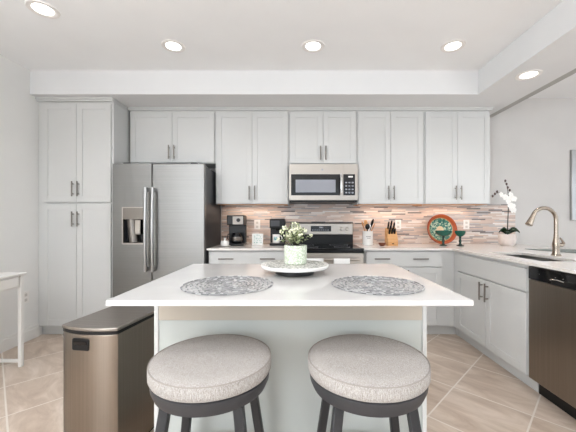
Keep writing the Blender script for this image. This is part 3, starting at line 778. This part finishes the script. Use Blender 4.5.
for dx, dy, ln, wd, li, dr0 in ((-1,-.3,.125,.030,.06,.02),(1,-.3,.122,.029,.06,.02),(-.5,-.8,.10,.03,.05,.03),(.5,.8,.10,.03,.06,.02),(.35,-.9,.09,.03,.06,.01)):
    b = nb(); leafblade(b, Vector((0,0,.125)), Vector((dx,dy,0)).normalized(), ln, wd, li, dr0)
    o = obj('leaf', b, 'darkleaf', t); s = o.modifiers.new('s', 'SOLIDIFY'); s.thickness = .004
stem_pts = [(0,0,.12),(.004,-.005,.30),(.008,-.008,.44),(-.005,-.012,.53),(-.05,-.02,.585),(-.11,-.025,.60),(-.16,-.03,.585)]
b = nb(); tube(b, stem_pts, [.006,.005,.005,.004,.003,.0025,.002], 8); tube(b, [(.008,-.008,.44),(.014,-.005,.54),(.006,0,.63),(-.008,0,.70)], [.004,.004,.003,.002], 8)
obj('stem', b, 'stem', t)
rnd = random.Random(11)
def bloom(c, sz, yaw):
    b = nb()
    base = Matrix.Rotation(yaw, 3, 'Z') @ Matrix.Rotation(R(80), 3, 'X')
    for k in range(5):
        a = 2*PI*k/5+.3; wide = .62 if k in (0,2) else .42
        rot = base @ Matrix.Rotation(a, 3, 'Z'); cc = Vector(c) + rot @ Vector((sz*.52,0,0))
        ell(b, cc, (sz*.55, sz*wide, sz*.08), 10, 6, rot)
    ell(b, Vector(c)+base @ Vector((0,0,sz*.15)), (sz*.16,)*3, 8, 5); return obj('flower', b, 'petal', t)
for c, sz, yw in (((.045,-.03,.405),.040,.1),((.015,-.05,.445),.040,-.2),((-.015,-.04,.50),.038,.3),((.050,-.03,.53),.036,-.2),((-.055,-.05,.545),.036,0),((-.095,-.045,.575),.032,.3),((.02,-.03,.575),.032,.2),((-.02,-.04,.535),.03,0)):
    bloom(c, sz, yw)
for c in ((-.16,-.03,.585),(-.185,-.03,.56),(-.135,-.03,.61),(-.008,0,.70),(.006,0,.66),(-.022,0,.735),(.028,0,.63)):
    b = nb(); ell(b, c, (.011,.011,.016), 8, 6); obj('bud', b, 'bud', t)

# ------------------------------------------------------------------ outlets and picture
def outlet(loc, label, rz=0):
    t = thing('wall_outlet', label, 'outlet', loc, rz, 'wall outlets')
    obj('cover_plate', bx(nb(), -.037, .037, -.005, 0, -.058, .058), 'plate_white', t, bevel=.002)
    b = nb()
    for z in (-.028, .022): bx(b, -.014, .014, -.0065, -.004, z-.013, z+.014)
    obj('socket', b, mat('socket', (206,200,194), .5), t); return t
yb = YB-.0125
o1 = outlet((-.49, yb, 1.15), 'white outlet on the backsplash above the small sign')
dup(o1, (1.245, yb, 1.15), 'white outlet on the backsplash behind the knife block')
dup(o1, (2.085, yb, 1.15), 'white outlet on the backsplash between plate and orchid')
dup(o1, (XL+.0005, 3.02, .44), 'white outlet low on the left wall beside the pantry', PI/2)
t = thing('wall_mirror', 'silver-framed mirror on the grey wall at the right edge', 'mirror', (3.37, YB-.002, 1.2))
b = nb(); x1, z1, f = .62, .87, .055
for q in ((0,f,0,z1),(x1-f,x1,0,z1),(f,x1-f,0,f),(f,x1-f,z1-f,z1)): bx(b, q[0], q[1], -.03, 0, q[2], q[3])
obj('frame', b, 'silver', t, bevel=.006)
b = nb(); g = .012
for q in ((f,f+g,f,z1-f),(x1-f-g,x1-f,f,z1-f),(f,x1-f,f,f+g),(f,x1-f,z1-f-g,z1-f)): bx(b, q[0], q[1], -.022, -.003, q[2], q[3])
obj('inner_lip', b, 'darksteel', t); obj('glass', bx(nb(), f, x1-f, -.010, -.004, f, z1-f), 'mirror', t)

# ------------------------------------------------------------------ console table at the left wall
t = thing('console_table', 'white console table with a knobbed drawer against the left wall', 'table', (XL+.02, 1.35, 0)); DX, DY = .415, 1.17
obj('top', bx(nb(), 0, DX+.012, 0, DY+.012, .752, .770), 'table', t, bevel=.002)
b = nb(); bx(b, DX-.022, DX-.004, .04, DY-.04, .655, .7515); bx(b, .01, .028, .04, DY-.04, .655, .7515); bx(b, .03, DX-.03, DY-.035, DY-.015, .655, .7515); bx(b, .03, DX-.03, .015, .035, .655, .7515)
obj('frame', b, 'table', t, bevel=.001)
for x in (.0, DX-.028):
    for y in (0, DY-.028): obj('leg', bx(nb(), x, x+.028, y, y+.028, 0, .7515), 'table', t, bevel=.003)
for y in (.007, DY-.021): obj('stretcher', bx(nb(), .028, DX-.028, y, y+.014, .035, .062), 'table', t, bevel=.002)
for y0, y1 in ((.06, .56), (.60, 1.11)):
    d = obj('drawer', bx(nb(), DX-.004, DX+.006, y0, y1, .665, .742), 'table', t, bevel=.002)
    b = nb(); tube(b, [(DX+.005,(y0+y1)/2+.07,.70),(DX+.02,(y0+y1)/2+.07,.70),(DX+.026,(y0+y1)/2+.07,.70)], [.006,.013,.008], 12) if y0 > .5 else tube(b, [(DX+.005,(y0+y1)/2,.70),(DX+.02,(y0+y1)/2,.70),(DX+.026,(y0+y1)/2,.70)], [.006,.013,.008], 12)
    obj('knob', b, 'whitecer', d)
o = obj('tray', bx(nb(), XL+.12, XL+.34, 1.95, 2.33, .7705, .778), 'darksteel', bevel=.002); tag(o, 'thin dark grey tray on the console table, cut by the left edge', 'tray')

# ------------------------------------------------------------------ recessed downlights
def downlight(loc, label):
    t = thing('ceiling_light', label, 'ceiling light', loc, 0, 'recessed downlights')
    obj('trim_ring', lathe(nb(), [(.064,-.001),(.066,-.003),(.080,-.007),(.096,-.006),(.099,0),(.064,0)], (0,0,0), 40), 'plate_white', t)
    obj('lens', lathe(nb(), [(0,-.003),(.0635,-.003),(.0635,-.001),(0,-.001)], (0,0,0), 40), 'glowd', t)
    l = bpy.data.lights.new('lamp', 'AREA'); l.shape = 'DISK'; l.size = .12; l.energy = SPOT_W; l.spread = R(120); l.color = (.98,.98,1)
    lo = bpy.data.objects.new('lamp', l); C.objects.link(lo); lo.location = (0,0,-.012); lo.parent = t
    return t
l0 = downlight((-1.815, 2.18, ZC), 'round recessed light in ceiling, nearest the left wall and camera')
dup(l0, (-1.07, 2.64, ZC), 'leftmost of the three recessed ceiling lights in a row facing the cabinets')
dup(l0, (.14, 2.64, ZC), 'middle recessed ceiling light of the row, above the island centre')
dup(l0, (1.35, 2.64, ZC), 'rightmost recessed light on the tray ceiling, left of the dropped soffit')
dup(l0, (2.02, 2.66, ZS), 'recessed light in the underside of the dropped soffit above the sink')
for x, y in ((-1.07,.6),(.14,.6),(1.35,.6),(-1.07,-1.6),(1.35,-1.6)):  # extra downlights added out of view to brighten the room
    dup(l0, (x, y, ZC), 'added unseen recessed ceiling light, for more brightness')

# two made-up uplights behind the camera, added to brighten the ceiling
def added_uplight(loc, label):
    t = thing('added_uplight', label, 'lamp', loc, 0, 'added uplights')
    obj('base', lathe(nb(), [(0,0),(.14,0),(.14,.012),(.02,.022),(0,.022)], (0,0,0), 32), 'nickel', t, bevel=.002)
    obj('pole', lathe(nb(), [(0,.0225),(.011,.0225),(.011,1.72),(0,1.72)], (0,0,0), 16), 'nickel', t)
    obj('shade', lathe(nb(), [(0,1.7205),(.05,1.722),(.16,1.78),(.20,1.83),(.194,1.83),(.155,1.788),(.05,1.735),(0,1.732)], (0,0,0), 40), 'plate_white', t)
    l = bpy.data.lights.new('lamp', 'AREA'); l.shape = 'DISK'; l.size = .30; l.energy = LW['up']; l.color = (.91,.95,1)
    lo = bpy.data.objects.new('lamp', l); C.objects.link(lo); lo.location = (0,0,1.80); lo.rotation_euler = (PI,0,0); lo.parent = t
added_uplight((-1.7, -.7, 0), 'added unseen uplight behind the camera, near the left wall')
added_uplight((2.7, -.9, 0), 'added unseen uplight behind the camera, on the right side')
